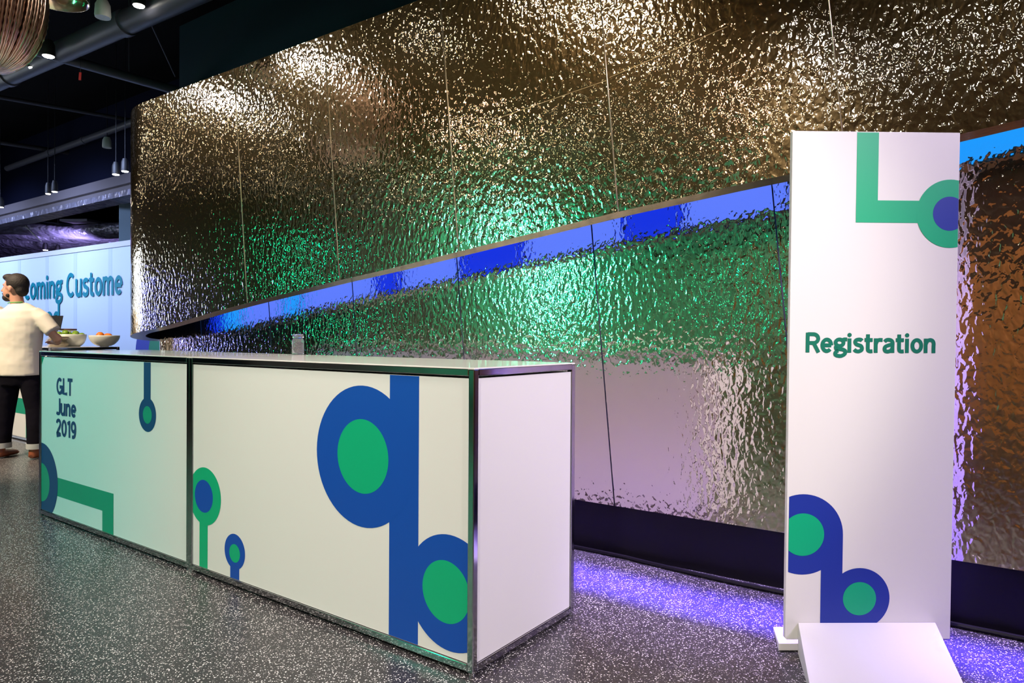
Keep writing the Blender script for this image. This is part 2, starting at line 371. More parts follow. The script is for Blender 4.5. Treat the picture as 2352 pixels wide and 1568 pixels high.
# ------------------------------------------------------------------ stroke lettering
def cat_(pts, n=6):
    P = [Vector((*p, 0)) for p in pts]; out = []
    for i in range(len(P)-1):
        a, b_, c, d = P[max(i-1, 0)], P[i], P[i+1], P[min(i+2, len(P)-1)]
        for k in range(n):
            t = k/n; out.append(.5*((2*b_)+(c-a)*t+(2*a-5*b_+4*c-d)*t*t+(3*b_-a-3*c+d)*t**3))
    out.append(P[-1]); return [(v.x, v.y) for v in out]
def arc(cx, cy, rx, ry, a0, a1, n=22): return [(cx+rx*math.cos(R(a0+(a1-a0)*i/n)), cy+ry*math.sin(R(a0+(a1-a0)*i/n))) for i in range(n+1)]
GL = {
 'R': (.74, [[(.09, 0), (.09, 1)], [(.09, .92), (.38, .92)]+arc(.38, .70, .24, .22, 90, -90)+[(.09, .48)], [(.40, .47), (.645, 0)]]),
 'e': (.66, [arc(.32, .365, .225, .29, 0, 318), [(.12, .365), (.545, .365)]]),
 'g': (.70, [arc(.30, .50, .20, .165, 0, 360), cat_([(.43, .60), (.52, .665), (.68, .665)]), cat_([(.19, .36), (.12, .29), (.14, .20), (.30, .175), (.46, .16), (.59, .08), (.57, -.06), (.42, -.155), (.28, -.165), (.12, -.12), (.09, -.03), (.15, .06), (.24, .10)])]),
 'i': (.28, [[(.10, 0), (.10, .72)], 'dot']),
 's': (.58, [cat_([(.46, .60), (.40, .65), (.28, .665), (.15, .625), (.11, .53), (.17, .43), (.28, .385), (.40, .34), (.455, .24), (.43, .13), (.29, .07), (.15, .09), (.06, .17)])]),
 't': (.47, [[(.17, .93), (.17, .22)]+cat_([(.17, .22), (.19, .12), (.28, .075), (.41, .085)]), [(0, .645), (.41, .645)]]),
 'r': (.46, [[(.10, 0), (.10, .73)], cat_([(.11, .45), (.17, .60), (.28, .65), (.44, .645)])]),
 'a': (.65, [cat_([(.09, .56), (.17, .64), (.30, .66), (.43, .62), (.49, .52), (.49, .36)])+[(.49, 0)], cat_([(.49, .43), (.28, .38), (.13, .31), (.09, .19), (.14, .09), (.27, .07), (.40, .12), (.48, .24)])]),
 'o': (.68, [arc(.32, .365, .225, .29, 0, 360)]),
 'n': (.64, [[(.09, 0), (.09, .73)], cat_([(.10, .46), (.17, .60), (.30, .66), (.43, .62), (.49, .50), (.49, .36)])+[(.49, 0)]]),
 'm': (.98, [[(.09, 0), (.09, .73)], cat_([(.10, .46), (.16, .60), (.27, .66), (.39, .62), (.45, .50), (.45, .36)])+[(.45, 0)], cat_([(.46, .46), (.52, .60), (.63, .66), (.75, .62), (.81, .50), (.81, .36)])+[(.81, 0)]]),
 'u': (.64, [[(.49, 0), (.49, .73)], [(.09, .73), (.09, .36)]+cat_([(.09, .36), (.09, .22), (.15, .10), (.28, .07), (.41, .13), (.48, .27)])]),
 'c': (.60, [arc(.32, .365, .225, .29, 45, 315)]),
 'd': (.68, [[(.52, 0), (.52, 1.05)], arc(.31, .365, .215, .29, 0, 360)]),
 'C': (.84, [arc(.42, .5, .33, .42, 48, 312)]),
 'G': (.86, [arc(.42, .5, .33, .42, 48, 345), [(.42, .46), (.745, .46), (.745, .06)]]),
 'L': (.62, [[(.09, 1), (.09, .085), (.56, .085)]]),
 'T': (.66, [[(0, .92), (.64, .92)], [(.32, .92), (.32, 0)]]),
 'J': (.54, [[(.42, 1), (.42, .30)]+cat_([(.42, .30), (.39, .14), (.27, .075), (.12, .09), (.03, .15)])]),
 '2': (.66, [cat_([(.08, .74), (.13, .87), (.30, .93), (.46, .87), (.52, .73), (.45, .56), (.27, .36), (.10, .12)])+[(.09, .085), (.58, .085)]]),
 '0': (.70, [arc(.32, .5, .23, .42, 0, 360)]),
 '1': (.44, [[(.27, 0), (.27, 1)], [(.26, .90), (.03, .80)]]),
 '9': (.68, [arc(.31, .66, .22, .26, 0, 360), cat_([(.53, .66), (.53, .42), (.46, .20), (.32, .08), (.14, .09)])]),
 ' ': (.34, [])}
def text_mb(mb, txt, O, X, Z, N, cap, sx=1, mi=0, hw=.088, track=0):
    """O origin on surface, X right, Z up, N outward (unit vectors)"""
    x = 0
    for ch in txt:
        adv, st = GL[ch]
        for k, s in enumerate(st):
            if s == 'dot':
                c = (x+.10, .89); s2 = [(c[0]+.108*math.cos(2*math.pi*i/20), c[1]+.108*math.sin(2*math.pi*i/20)) for i in range(20)]
                mb.add([O+X*(p[0]*cap*sx)+Z*(p[1]*cap)+N*.0012 for p in s2], [tuple(range(20))], mi); continue
            pts = [s[0]]
            for p in s[1:]:
                if math.hypot(p[0]-pts[-1][0], p[1]-pts[-1][1]) > 1e-4: pts.append(p)
            closed = math.hypot(pts[0][0]-pts[-1][0], pts[0][1]-pts[-1][1]) < 1e-3 and len(pts) > 3
            V = []
            for i, p in enumerate(pts):
                if closed: a, b_ = pts[i-1 if i > 0 else -2], pts[i+1 if i < len(pts)-1 else 1]
                else: a, b_ = pts[max(i-1, 0)], pts[min(i+1, len(pts)-1)]
                d = Vector((b_[0]-a[0], b_[1]-a[1])).normalized(); nn = Vector((-d.y, d.x)); h = hw
                if 0 < i < len(pts)-1 and not closed:
                    d1 = Vector((p[0]-a[0], p[1]-a[1])).normalized(); cs = max(.5, Vector((-d1.y, d1.x)).dot(nn)); h = hw/cs
                for sg in (1, -1):
                    q = (p[0]+x+nn.x*h*sg, p[1]+nn.y*h*sg)
                    V.append(O+X*(q[0]*cap*sx)+Z*(q[1]*cap)+N*(.0012+.0001*k))
            mb.add(V, [(2*i, 2*i+1, 2*i+3, 2*i+2) for i in range(len(pts)-1)], mi)
        x += adv+track
    return x*cap*sx
def clip(poly, x0, x1, z0, z1):
    for ax, v, sg in ((0, x0, 1), (0, x1, -1), (1, z0, 1), (1, z1, -1)):
        out = []
        for i in range(len(poly)):
            p, q = poly[i], poly[(i+1) % len(poly)]; a, b_ = sg*(p[ax]-v), sg*(q[ax]-v)
            if a >= 0: out.append(p)
            if (a >= 0) != (b_ >= 0):
                t = a/(a-b_); out.append((p[0]+(q[0]-p[0])*t, p[1]+(q[1]-p[1])*t))
        poly = out
        if not poly: return []
    return poly
def circ(cx, cz, r, n=64): return [(cx+r*math.cos(2*math.pi*i/n), cz+r*math.sin(2*math.pi*i/n)) for i in range(n)]
def rect(a0, a1, z0, z1): return [(a0, z0), (a1, z0), (a1, z1), (a0, z1)]
def decal(mb, polys, O, X, Z, N, box):
    for k, (poly, mi) in enumerate(polys):
        p = clip(poly, *box)
        if len(p) > 2: mb.add([O+X*a+Z*b_+N*(.0006+.0003*k) for a, b_ in p], [tuple(range(len(p)))], mi)

# ------------------------------------------------------------------ counters
T = .026; HC = 1.07
def counter(name, O, label, Lm, W, front, endp=True, H=HC, back=True):
    """O near right corner on the floor; runs Lm along CU, W along CV"""
    t = empty(name, O+CU*(Lm/2)+CV*(W/2), label, 'counter', 'chrome framed white counter modules')
    mb = MB(); z0 = .012
    for a in (0, Lm-T):
        for c in (0, W-T): mb.box(O+CU*a+CV*c+ZV*z0, CU*T, CV*T, ZV*(H-z0-.002))
    for z in (z0+.002, H-T):
        for c in (0, W-T): mb.box(O+CU*T+CV*c+ZV*z, CU*(Lm-2*T), CV*T, ZV*T)
        for a in (0, Lm-T): mb.box(O+CU*a+CV*T+ZV*z, CU*T, CV*(W-2*T), ZV*T)
    mb.build('tube_frame', M['chrome'], t, bevel=.003)
    for a in (.0, Lm-T):
        for c in (0, W-T): MB().lathe(O+CU*(a+T/2)+CV*(c+T/2), [(.013, 0), (.013, .013)], 12).build('levelling_foot', M['chrome'], t, smooth=True)
    e = .003
    f = MB().box(O+CU*(T+e)+CV*.006+ZV*(z0+T+.004), CU*(Lm-2*T-2*e), CV*.012, ZV*(H-2*T-z0-.012)).build('front_panel', M['white'], t)
    MB().box(O+CU*(T+e)+CV*(W-.018)+ZV*(z0+T+.004), CU*(Lm-2*T-2*e), CV*.012, ZV*(H-2*T-z0-.012)).build('back_panel', M['white'], t)
    MB().box(O+CU*.006+CV*(T+e)+ZV*(z0+T+.004), CU*.012, CV*(W-2*T-2*e), ZV*(H-2*T-z0-.012)).build('end_panel', M['white'], t)
    MB().box(O+CU*(Lm-.018)+CV*(T+e)+ZV*(z0+T+.004), CU*.012, CV*(W-2*T-2*e), ZV*(H-2*T-z0-.012)).build('end_panel', M['white'], t)
    MB().box(O+CU*.0015+CV*.0015+ZV*(H-.002), CU*(Lm-.003), CV*(W-.003), ZV*.006).build('worktop', M['acrylic'], t, bevel=.001)
    if front:
        motifs, mats, texts = front; Of = O+CV*.006
        for polys in motifs:
            mb = MB(); decal(mb, polys, Of, CU, ZV, -CV, (T+e, Lm-T-e, z0+T+.005, H-T-.009)); mb.build('printed_graphic', mats, f)
        for txt, a, z, cap, sx, key in texts:
            mb = MB(); text_mb(mb, txt, Of+CU*a+ZV*z, -CU, ZV, -CV, cap, sx, hw=.100); mb.build('lettering', M[key], f)
    return t
O1 = Vector((-.1294, 2.3876, 0)); LM = 1.828; WC = .684
gr = [[(rect(.265, .417, 0, 1.07), 0), (circ(.567, .708, .279), 0), (circ(.569, .708, .1465), 1),
      (circ(.110, .270, .207), 0), (circ(.130, .270, .112), 1)],
      [(rect(1.667, 1.740, 0, .30), 1), (circ(1.694, .394, .141), 1), (circ(1.702, .393, .080), 0)],
      [(rect(1.401, 1.474, 0, .12), 0), (circ(1.438, .170, .083), 0), (circ(1.438, .162, .043), 1)]]
c1 = counter('registration_counter', O1, 'near white counter module with large blue loops and a plain white end panel', LM, WC, (gr, [M['blue'], M['green']], []))
gl = [[(rect(2.220-LM, 2.294-LM, .75, 1.07), 0), (circ(2.254-LM, .754, .092), 0), (circ(2.254-LM, .753, .047), 1)],
      [(rect(2.635-LM, 3.50-LM, .160, .277), 1), (rect(2.635-LM, 2.771-LM, 0, .277), 1), (circ(3.625-LM, .228, .248), 0), (circ(3.625-LM, .219, .125), 1)],
      [([(3.57-LM, 1.06), (3.66-LM, 1.06), (3.66-LM, .94)], 1)]]
c2 = counter('registration_counter', O1+CU*(LM+.0005), 'far white counter module lettered GLT June 2019 beside the person', LM, WC,
             (gl, [M['navy'], M['green2']], [('GLT', 3.398-LM, .804, .105, 1.03, 'ink_navy'), ('June', 3.40-LM, .675, .105, 1.10, 'ink_navy'), ('2019', 3.402-LM, .544, .105, 1.12, 'ink_navy')]))
# bar counter in the background
OB = Vector((-4.877, 7.275, 0))
gb = [[(rect(.42, 1.9, .30, .47), 1), (rect(.42, .60, 0, .30), 1), (circ(1.65, .75, .22), 0), (circ(1.65, .75, .11), 1)]]
c3 = counter('bar_counter', OB, 'distant bar counter module carrying the fruit bowls behind the person', LM, .72, (gb, [M['blue2'], M['green2']], []), H=1.045)
c4 = counter('bar_counter', OB+CU*(LM+.001), 'distant bar counter module at the left end beyond the person', LM, .72, None, H=1.045)

# ------------------------------------------------------------------ registration sign
SY = .0195; LEAN = .0065
SX = Vector((math.cos(SY), math.sin(SY), 0)); SN = Vector((-math.sin(SY), math.cos(SY), 0))
SZ = (ZV-SN*.016).normalized()
KS = .978
SO = Vector((1.0519*KS, 2.6427*KS, 0)); SW = .640*KS; ZS = .055; SHT = 1.932*KS
sg = empty('registration_sign', SO+SX*.32+SN*.02, 'tall white floor sign lettered Registration with green and blue loop graphics', 'sign')
B0_ = SO+ZV*ZS
p = [B0_+SX*.006, B0_+SX*SW, B0_+SX*SW+SZ*(SHT+.003), B0_+SZ*(SHT+.003)+SX*.003, B0_+SZ*SHT, B0_+SZ*.006]
mb = MB(); q = [v+SN*.020 for v in p]
mb.add(p+q, [(0, 1, 2, 3, 4, 5), (11, 10, 9, 8, 7, 6)]+[(i, i+6, (i+1) % 6+6, (i+1) % 6) for i in range(6)])
bd = mb.build('board', M['board'], sg, bevel=.0015)
motifs = [[(rect(.246, .329, 1.623, 2.0), 0), (rect(.246, .52, 1.623, 1.707), 0), (circ(.607, 1.659, .129), 0), (circ(.605, 1.659, .0645), 1)],
      [(circ(.0625, .435, .1545), 1), (rect(.134, .217, 0, .435), 1), (circ(.284, .189, .117), 1), (circ(.0625, .4345, .0815), 0), (circ(.2845, .188, .064), 0)]]
for gs in motifs:
    mb = MB(); decal(mb, [([(a*KS, (z-.03)*KS) for a, z in p_], k) for p_, k in gs], B0_, SX, SZ, -SN, (.0075, SW-.002, .002, SHT)); mb.build('printed_graphic', [M['green'], M['blue2']], bd)
mb = MB(); text_mb(mb, 'Registration', B0_+SX*.0625*KS+SZ*((1.130-.03)*KS), SX, SZ, -SN, .0755*KS, 1.006, hw=.096); mb.build('lettering', M['ink_green'], bd)
def wedge(O, X, Y, wd, ln, h, lo=.010):
    P = [O+ZV*.004, O+X*wd+ZV*.004, O+X*wd+Y*ln+ZV*.002, O+Y*ln+ZV*.002, O+ZV*h, O+X*wd+ZV*h, O+X*wd+Y*ln+ZV*lo, O+Y*ln+ZV*lo]
    return MB().add(P, [(0, 3, 2, 1), (4, 5, 6, 7), (0, 1, 5, 4), (1, 2, 6, 5), (2, 3, 7, 6), (3, 0, 4, 7)])
WY = (-SN-SX*.30)
wedge(SO+SX*.048-SN*.002, SX, WY, .520, .36, .119).build('front_wedge_foot', M['board'], sg, bevel=.002)
wedge(SO+SX*-.016+SN*.0205, SX, -WY, .56, .20, .032).build('rear_wedge_foot', M['board'], sg, bevel=.002)

# ------------------------------------------------------------------ glass jar of sweets on the counter
JP = O1+CU*1.87+CV*.605+ZV*(HC+.0045); JP = Vector((-1.226, 3.965, HC+.0045))
jar = empty('sweet_jar', JP, 'clear glass lidded jar of wrapped sweets standing on the white counter', 'jar')
MB().lathe(JP, [(.0, .0), (.028, .0), (.033, .004), (.034, .012), (.034, .078), (.032, .086), (.027, .092), (.027, .094), (.025, .094), (.029, .084), (.0315, .076), (.0315, .012), (.028, .007), (0, .006)], 32).build('glass_body', M['glass'], jar, smooth=True)
MB().lathe(JP+ZV*.0945, [(.0, 0), (.031, 0), (.032, .003), (.032, .009), (.030, .011), (.032, .013), (.032, .018), (.028, .023), (0, .024)], 32).build('glass_lid', M['glass'], jar, smooth=True)
for i in range(46):
    a = random.random()*6.28; r = .021*math.sqrt(random.random()); z = .013+.062*i/46
    q = Matrix.Rotation(random.random()*3, 3, 'X') @ Matrix.Rotation(random.random()*3, 3, 'Y')
    o = MB().ball(JP+Vector((r*math.cos(a), r*math.sin(a), z)), (.008, .005, .0045), 8, rot=q).build('sweet', M['pebble'] if i % 3 else M['pebble2'], smooth='all')
    tag(o, 'small wrapped sweet inside the clear glass jar on the counter', 'sweet', 'sweets in the glass jar')

# ------------------------------------------------------------------ bowls, fruit and plates on the bar
BT = 1.045+.0045
def bar_at(x, y): return Vector((x, y, BT))
def bowl(name, c, r, h, label, key='bowl', foot=.4, grp=None):
    prof = [(0, 0), (r*foot, 0), (r*foot, .006)]+[(r*(foot+(1-foot)*math.sin(R(90)*t)), .006+(h-.006)*(1-math.cos(R(90)*t))**.85) for t in (.15, .3, .45, .6, .75, .9, 1)]
    inn = [(a-.005, z+.004) for a, z in prof[3:]]
    prof = prof+[(r-.004, h+.003)]+inn[::-1][1:]+[(0, .014)]
    return tag(MB().lathe(c, prof, 32).build(name, M[key], smooth='all'), label, 'bowl', grp)
B1 = bar_at(-4.93, 7.72); B2 = bar_at(-4.56, 7.74); B0 = bar_at(-4.93, 7.50)
bowl('serving_bowl', B1, .16, .135, 'white ceramic bowl heaped with green limes on the distant bar', foot=.6)
bowl('serving_bowl', B2, .155, .125, 'pale flared ceramic bowl holding oranges on the distant bar', foot=.28)
for i in range(9):
    tag(MB().lathe(B0+Vector((.012*math.sin(i), 0, .0125*i)), [(0, 0), (.07, 0), (.098, .009), (.1, .012), (.092, .012), (.065, .004), (0, .004)], 28).build('side_plate', M['plate'], smooth='all'),
        'beige side plate in the stack in front of the bowl of limes', 'plate', 'stacked side plates on the bar')
for i, (dx, dy, dz) in enumerate([(-.11, -.02, .135), (-.02, -.05, .150), (.08, -.04, .128), (.03, .05, .145), (-.06, .07, .135), (.11, .03, .122), (-.03, .01, .10), (.05, 0, .098)]):
    tag(MB().ball(B1+Vector((dx, dy, dz)), (.038, .034, .033), 16).build('lime', M['lime'], smooth='all'), 'green lime heaped in the white bowl on the bar', 'lime', 'limes in the white bowl')
for i, (dx, dy, dz) in enumerate([(-.03, -.03, .125), (.06, -.02, .110), (.0, .06, .112), (-.09, .03, .095)]):
    tag(MB().ball(B2+Vector((dx, dy, dz)), (.042, .042, .040), 16).build('orange', M['orange'], smooth='all'), 'orange lying in the pale flared bowl on the bar', 'orange', 'oranges in the flared bowl')
TR = bar_at(-5.19, 8.08)
tr = empty('cake_stand', TR, 'white pedestal cake stand with a brown rim behind the limes', 'stand')
MB().lathe(TR, [(0, 0), (.06, 0), (.05, .01), (.02, .03), (.018, .15), (.04, .17), (.088, .18), (.088, .185), (0, .185)], 28).build('pedestal', M['bowl'], tr, smooth='all')
MB().lathe(TR+ZV*.186, [(.07, 0), (.093, 0), (.095, .01), (.092, .016), (.07, .006)], 28).build('rim', M['brown'], tr, smooth='all')
LT = bar_at(-5.02, 7.60)
lt = empty('tablet_display', bar_at(-5.29, 7.98), 'black tablet screen propped upright on the bar beside the limes', 'tablet')
q = Vector((-5.34, 7.94, 1.245))
mb = MB().box(q, (.155, 0, 0), (0, .012, .0), (0.012, .03, .155)); mb.build('screen', M['screen'], lt, bevel=.003)
mb = MB().tube([(-5.27, 7.99, BT), (-5.27, 7.99, 1.27)], .008, 10); mb.lathe((-5.27, 7.99, BT), [(0, 0), (.06, 0), (.06, .006), (0, .006)], 20); mb.build('stand', M['housing'], lt, smooth=True)

# ------------------------------------------------------------------ backdrop wall with lettering
BA = Vector((-10.236, 13.83, 0)); BX = Vector((.834, -.552, 0)).normalized(); BN = Vector((.552, .834, 0)).normalized()
bk = empty('fabric_backdrop', BA+BX*2, 'long pale blue stretched fabric backdrop with teal lettering behind the bar', 'backdrop')
fb = MB().box(BA-BX*6, BX*13.2, BN*.08, ZV*2.70).build('fabric_face', M['fabric'], bk)
mb = MB()
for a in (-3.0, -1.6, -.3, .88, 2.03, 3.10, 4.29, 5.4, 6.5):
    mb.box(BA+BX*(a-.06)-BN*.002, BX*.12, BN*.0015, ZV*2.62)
mb.build('upright_shade_strip', mat('painted_upright_shade', (.45, .55, .72), .8), bk)  # strips painted darker, in place of upright shadows showing through the cloth
MB().box(BA-BX*6-BN*.015+ZV*2.62, BX*13.2, BN*.10, ZV*.085).build('top_rail', mat('pale_rail', (.55, .58, .62), .6), bk)
mb = MB(); wl = text_mb(mb, 'coming Custome', BA+BX*1.13+ZV*1.84-BN*.014, BX, ZV, -BN, .43, .92, hw=.085); mb.build('lettering', M['ink_teal'], fb)
mb = MB(); text_mb(mb, 'ed', BA+BX*2.02+ZV*1.31-BN*.014, BX, ZV, -BN, .40, 1.05, hw=.085); mb.build('lettering', M['ink_teal'], fb)
mb = MB(); decal(mb, [(circ(5.95, .85, .85), 0), (circ(6.2, .85, .72), 1)], BA-BN*.012, BX, ZV, -BN, (4, 5.80, 0, 2.6)); mb.build('printed_graphic', [M['blue2'], M['ink_green']], fb)

# ------------------------------------------------------------------ ceiling pipes, beam, far ceiling
def pipe(name, pts, r, label, cat='pipe', key='pipe', collars=()):
    t = empty(name, pts[0], label, cat)
    MB().tube(pts, r, 20).build('pipe_run', M[key], t, smooth=True)
    a, b_ = Vector(pts[0]), Vector(pts[-1]); d = (b_-a).normalized()
    for c in collars: MB().tube([a+d*c, a+d*(c+.10)], r*1.14, 20).build('collar', M[key], t, smooth=True)
    return t
dv = (Vector((-4.06, 7.109, 4.3))-Vector((-6.369, 8.601, 4.3))).normalized()
pA = Vector((-6.369, 8.601, 4.34))
pipe('ceiling_duct', [pA-dv*4, pA+dv*8], .115, 'thick grey ceiling duct running diagonally past the warm lamps', 'duct', collars=(4.2, 6.85, 9.2))
pp = (Vector((-4.32, 8.717, 4.22))-Vector((-5.055, 7.783, 4.22))).normalized()
pB = Vector((-5.055, 7.783, 4.28))
pipe('ceiling_pipe', [pB-pp*1.6, pB+pp*5], .055, 'thin grey ceiling pipe branching off under the thick duct')
pC = Vector((-9.878, 13.691, 4.5)); pd = (Vector((-6.031, 10.888, 4.5))-pC).normalized()
pipe('ceiling_duct', [pC-pd*.3, pC+pd*8], .055, 'slender grey pipe high above the long steel beam', 'pipe', collars=(2, 3.4))
pipe('ceiling_pipe', [(-8.4, 9.3, 4.62), (-2.2, 14.2, 4.62)], .03, 'faint thin conduit crossing the dark ceiling below the thick duct', key='conduit')
pipe('ceiling_pipe', [(-10.6, 11.2, 4.62), (-4.8, 16.2, 4.62)], .04, 'faint conduit lower in view crossing the dark ceiling', key='conduit')
tag(MB().tube([(-3.66, 6.88, 4.26), (-3.66, 6.88, 4.9)], .006, 8).build('hanging_rod', M['pipe']), 'short thin rod hanging from the dark ceiling beside the duct collar', 'rod')
tag(MB().tube([(-4.62, 8.33, 4.33), (-4.62, 8.33, 5.2)], .007, 8).build('hanging_rod', M['pipe']), 'thin upright rod carrying the pipe below the thick duct', 'rod')
tag(MB().tube([(-3.7, 7.0, 4.4), (-4.05, 8.3, 4.28)], .006, 8).build('bracing_cable', M['pipe']), 'thin slanting cable beside the dark teal wall', 'cable')
# steel beam with flanges
bA = Vector((-10.338, 13.966, 3.75)); bB = Vector((-6.026, 10.921, 3.75)); bdv = (bB-bA).normalized(); bn = Vector((-bdv.y, bdv.x, 0))
t = empty('steel_beam', bA, 'long painted steel beam running below the dark ceiling', 'beam')
MB().box(bA-bdv*4, bdv*12, bn*.30, ZV*-.16).build('flange', M['beam'], t)
MB().box(bA-bdv*4+bn*.06+ZV*-.16, bdv*12, bn*.05, ZV*-.10).build('web', M['beam'], t)
MB().box(bA-bdv*4+ZV*-.26, bdv*12, bn*.34, ZV*-.09).build('flange', M['foil'], t)
# dark bulkhead above the beam
struct(MB().box(bA-bdv*4+bn*.4+ZV*.0, bdv*14, bn*.2, ZV*1.45).build('wall_bulkhead', M['navycurtain']))
# round column
cx = Vector((-6.62, 12.1, 0))
tag(MB().box((-6.68, 11.75, 0), (.26, -.06, 0), (.06, .26, 0), ZV*3.5).build('column', M['tealwall']), 'square dark green column rising behind the backdrop', 'column')
for i, y in enumerate((15.4, 16.4, 17.5, 18.7, 20.0)):
    pts = [(-16+j*.55, y+.12*math.sin(j*1.3+i), 3.52+.05*math.sin(j*.9+i*2)-.0*i) for j in range(26)]
    tag(MB().tube(pts, (.34, .26, .36, .30, .3)[i], 16, squash=.5).build('foil_duct', M['foil'], smooth='all'),
        'foil wrapped air duct under the far ceiling, ' + ('nearest of the row', 'second nearest of the row', 'middle of the row', 'second farthest of the row', 'farthest of the row')[i], 'duct', 'foil wrapped ducts beyond the beam')
tag(MB().box((-9.75, 14.9, 3.62), (.62, -.05, 0), (.55, 1.3, -.02), (.0, 0, .05)).build('ceiling_panel', M['beam']), 'flat grey panel slung at an angle below the steel beam', 'panel')
tag(MB().tube([(-10.6, 14.9, 3.9), (-10.55, 14.9, 3.6), (-10.35, 14.95, 3.35), (-10.2, 15.0, 3.2)], .012, 8).build('loose_cable', M['housing_w'], smooth=True), 'loose pale cable drooping below the long steel beam', 'cable')

# ------------------------------------------------------------------ ceiling spotlights
def lampfix(name, loc, label, r=.055, key='lamp', group='ceiling spotlights', tilt=(0, 0, -1), ceil=5.2, power=0, tgt=None, hk='housing', col=WARM):
    loc = Vector(loc); d = Vector(tilt).normalized()
    t = empty(name, loc, label, 'light', group)
    MB().lathe(loc, [(0, 0), (r*1.12, 0), (r*1.2, .02), (r*1.1, .12), (r*.7, .17), (0, .17)], 20, axis=-d).build('lamp_housing', M[hk], t, smooth=True)
    if key: MB().lathe(loc+d*.002, [(0, 0), (r, 0), (r*.9, .006), (0, .012)], 20, axis=d).build('lens', M[key], t, smooth='all')
    top = loc-d*.15
    MB().tube([top, (top.x, top.y, ceil)], .005, 8).build('drop_rod', M['housing'], t)
    if power: light('SPOT', loc+d*.03, col, power, 'beam', tgt or loc+d*3, .05, 75, .8, parent=t)
    return t
vis = [((-3.53, 6.53, 4.28), .05, 'lamp_w', 'brightest warm ceiling spotlight at the top edge beside the dark teal wall'),
       ((-4.97, 7.41, 4.155), .055, 'lamp_w', 'warm ceiling spotlight on the thick duct, right one of the close pair'),
       ((-5.55, 8.02, 4.26), .05, 'lamp_w', 'warm ceiling spotlight on the thick duct, left one of the close pair'),
       ((-5.49, 9.58, 3.40), .042, 'lamp_w', 'left one of the two far spotlights next to the steel wall nose'),
       ((-5.28, 9.43, 3.41), .042, 'lamp_w', 'right one of the two far spotlights next to the steel wall nose'),
       ((-7.32, 10.91, 3.40), .034, 'lamp', 'left one of the two far spotlights in the middle above the steel beam'),
       ((-7.11, 10.75, 3.40), .038, 'lamp_w', 'right one of the two far spotlights in the middle above the steel beam'),
       ((-8.94, 12.08, 3.40), .05, 'lamp_w', 'far spotlight above the steel beam at the left edge'),
       ((-11.09, 16.44, 3.19), .05, 'lamp_w', 'left one of the two low spotlights just above the backdrop'),
       ((-10.90, 16.60, 3.16), .05, 'lamp_w', 'right one of the two low spotlights just above the backdrop')]
for p_, r, k, lb in vis: lampfix('ceiling_spotlight', p_, lb, r, k, group='ceiling spotlights in view', ceil=5.2)
lampfix('ceiling_spotlight', (-3.94, 6.65, 4.22), 'unlit pale spotlight housing hanging left of the brightest lamp', .06, None, hk='housing_w', group='unlit ceiling spotlights')
lampfix('ceiling_spotlight', (-6.595, 11.257, 4.22), 'small unlit pale spotlight housing beside the steel wall nose', .06, None, hk='housing_w', group='unlit ceiling spotlights')
# unseen hall lamps for the steel to mirror; small equal ones added for glitter
refl = [((-4.4-2.1*(i % 6)+.7*(i//6), 6.4-1.5*(i % 6)-1.3*(i//6)+.9*((i*7) % 3), 4.4+.2*((i*5) % 3-1)), .05, 'lamp') for i in range(0)]+[(p3, .055, 'lamp') for p3 in ((-4.2, 3.1, 4.5), (-6.1, 3.6, 4.3), (-8.0, 5.0, 4.4), (-8.2, 6.6, 4.5), (-5.6, .6, 4.3), (-8.9, .3, 4.4), (-4.4, -3.2, 4.4), (-7.0, -2.6, 4.3), (-10.4, 4.6, 4.2), (-3.6, .4, 4.6), (-11.2, 7.2, 4.3), (-9.8, -2.4, 4.3), (-12.0, .4, 4.2))]+[((-5.1, 4.3, 4.4), .17, 'lamp_w'), ((-6.83, 5.4, 4.4), .19, 'lamp_w'), ((-6.9, 1.65, 4.4), .24, 'lamp_p'), ((-2.7, 1.6, 4.4), .20, 'lamp'),
        ((-3.1, 2.2, 4.6), .08, 'lamp'), ((-3.97, -1.6, 4.4), .24, 'lamp_p'), ((-3.2, -2.6, 4.4), .08, 'lamp'), ((-5.1, -.6, 4.4), .07, 'lamp'),
        ((-1.9, -3.4, 4.4), .09, 'lamp_w'), ((-8.6, 3.4, 4.4), .06, 'lamp'), ((-9.4, 6.9, 4.4), .08, 'lamp'), ((-11.0, 2.0, 4.4), .08, 'lamp'),
        ((-7.9, -1.2, 4.4), .06, 'lamp'), ((-.6, -2.6, 4.4), .07, 'lamp_w'), ((-12.4, 8.8, 4.2), .10, 'lamp'), ((-6.2, -3.8, 4.4), .07, 'lamp')]
for p_, r, k in refl: lampfix('ceiling_spotlight', p_, 'warm ceiling spotlight over the hall, mirrored as glitter in the rippled steel', r, k, group='ceiling spotlights over the hall')
def floor_lamp(x, y, zs, key, label, r=.09, d=None):  # unseen stage lights, added to give the steel its green and blue glitter
    t = empty('added_stage_light_stand', (x, y, 0), label, 'light', 'added stage lights on stands out of view')
    mb = MB().tube([(x, y, 0), (x, y, max(zs)+.1)], .02, 10)
    for a in range(3): mb.tube([(x, y, .35), (x+.4*math.cos(a*2.09), y+.4*math.sin(a*2.09), .02)], .014, 8)
    mb.build('tripod_stand', M['housing'], t, smooth=True)
    dd = Vector((-WN.x*0+.85, .5, 0)) if d is None else Vector(d); dd.normalize()
    for z in zs:
        c = Vector((x, y, z))+dd*.05
        MB().lathe(c, [(0, 0), (r*1.15, 0), (r*1.1, .16), (0, .2)], 20, axis=-dd).build('lamp_housing', M['housing'], t, smooth=True)
        MB().lathe(c+dd*.003, [(0, 0), (r, 0), (0, .012)], 20, axis=dd).build('lens', M[key], t, smooth='all')
floor_lamp(-5.6, 1.5, (1.5, 1.95, 2.4, 2.85), 'lamp_c', 'unseen stand of cyan green stage lights added to glint in the steel wall', .11)
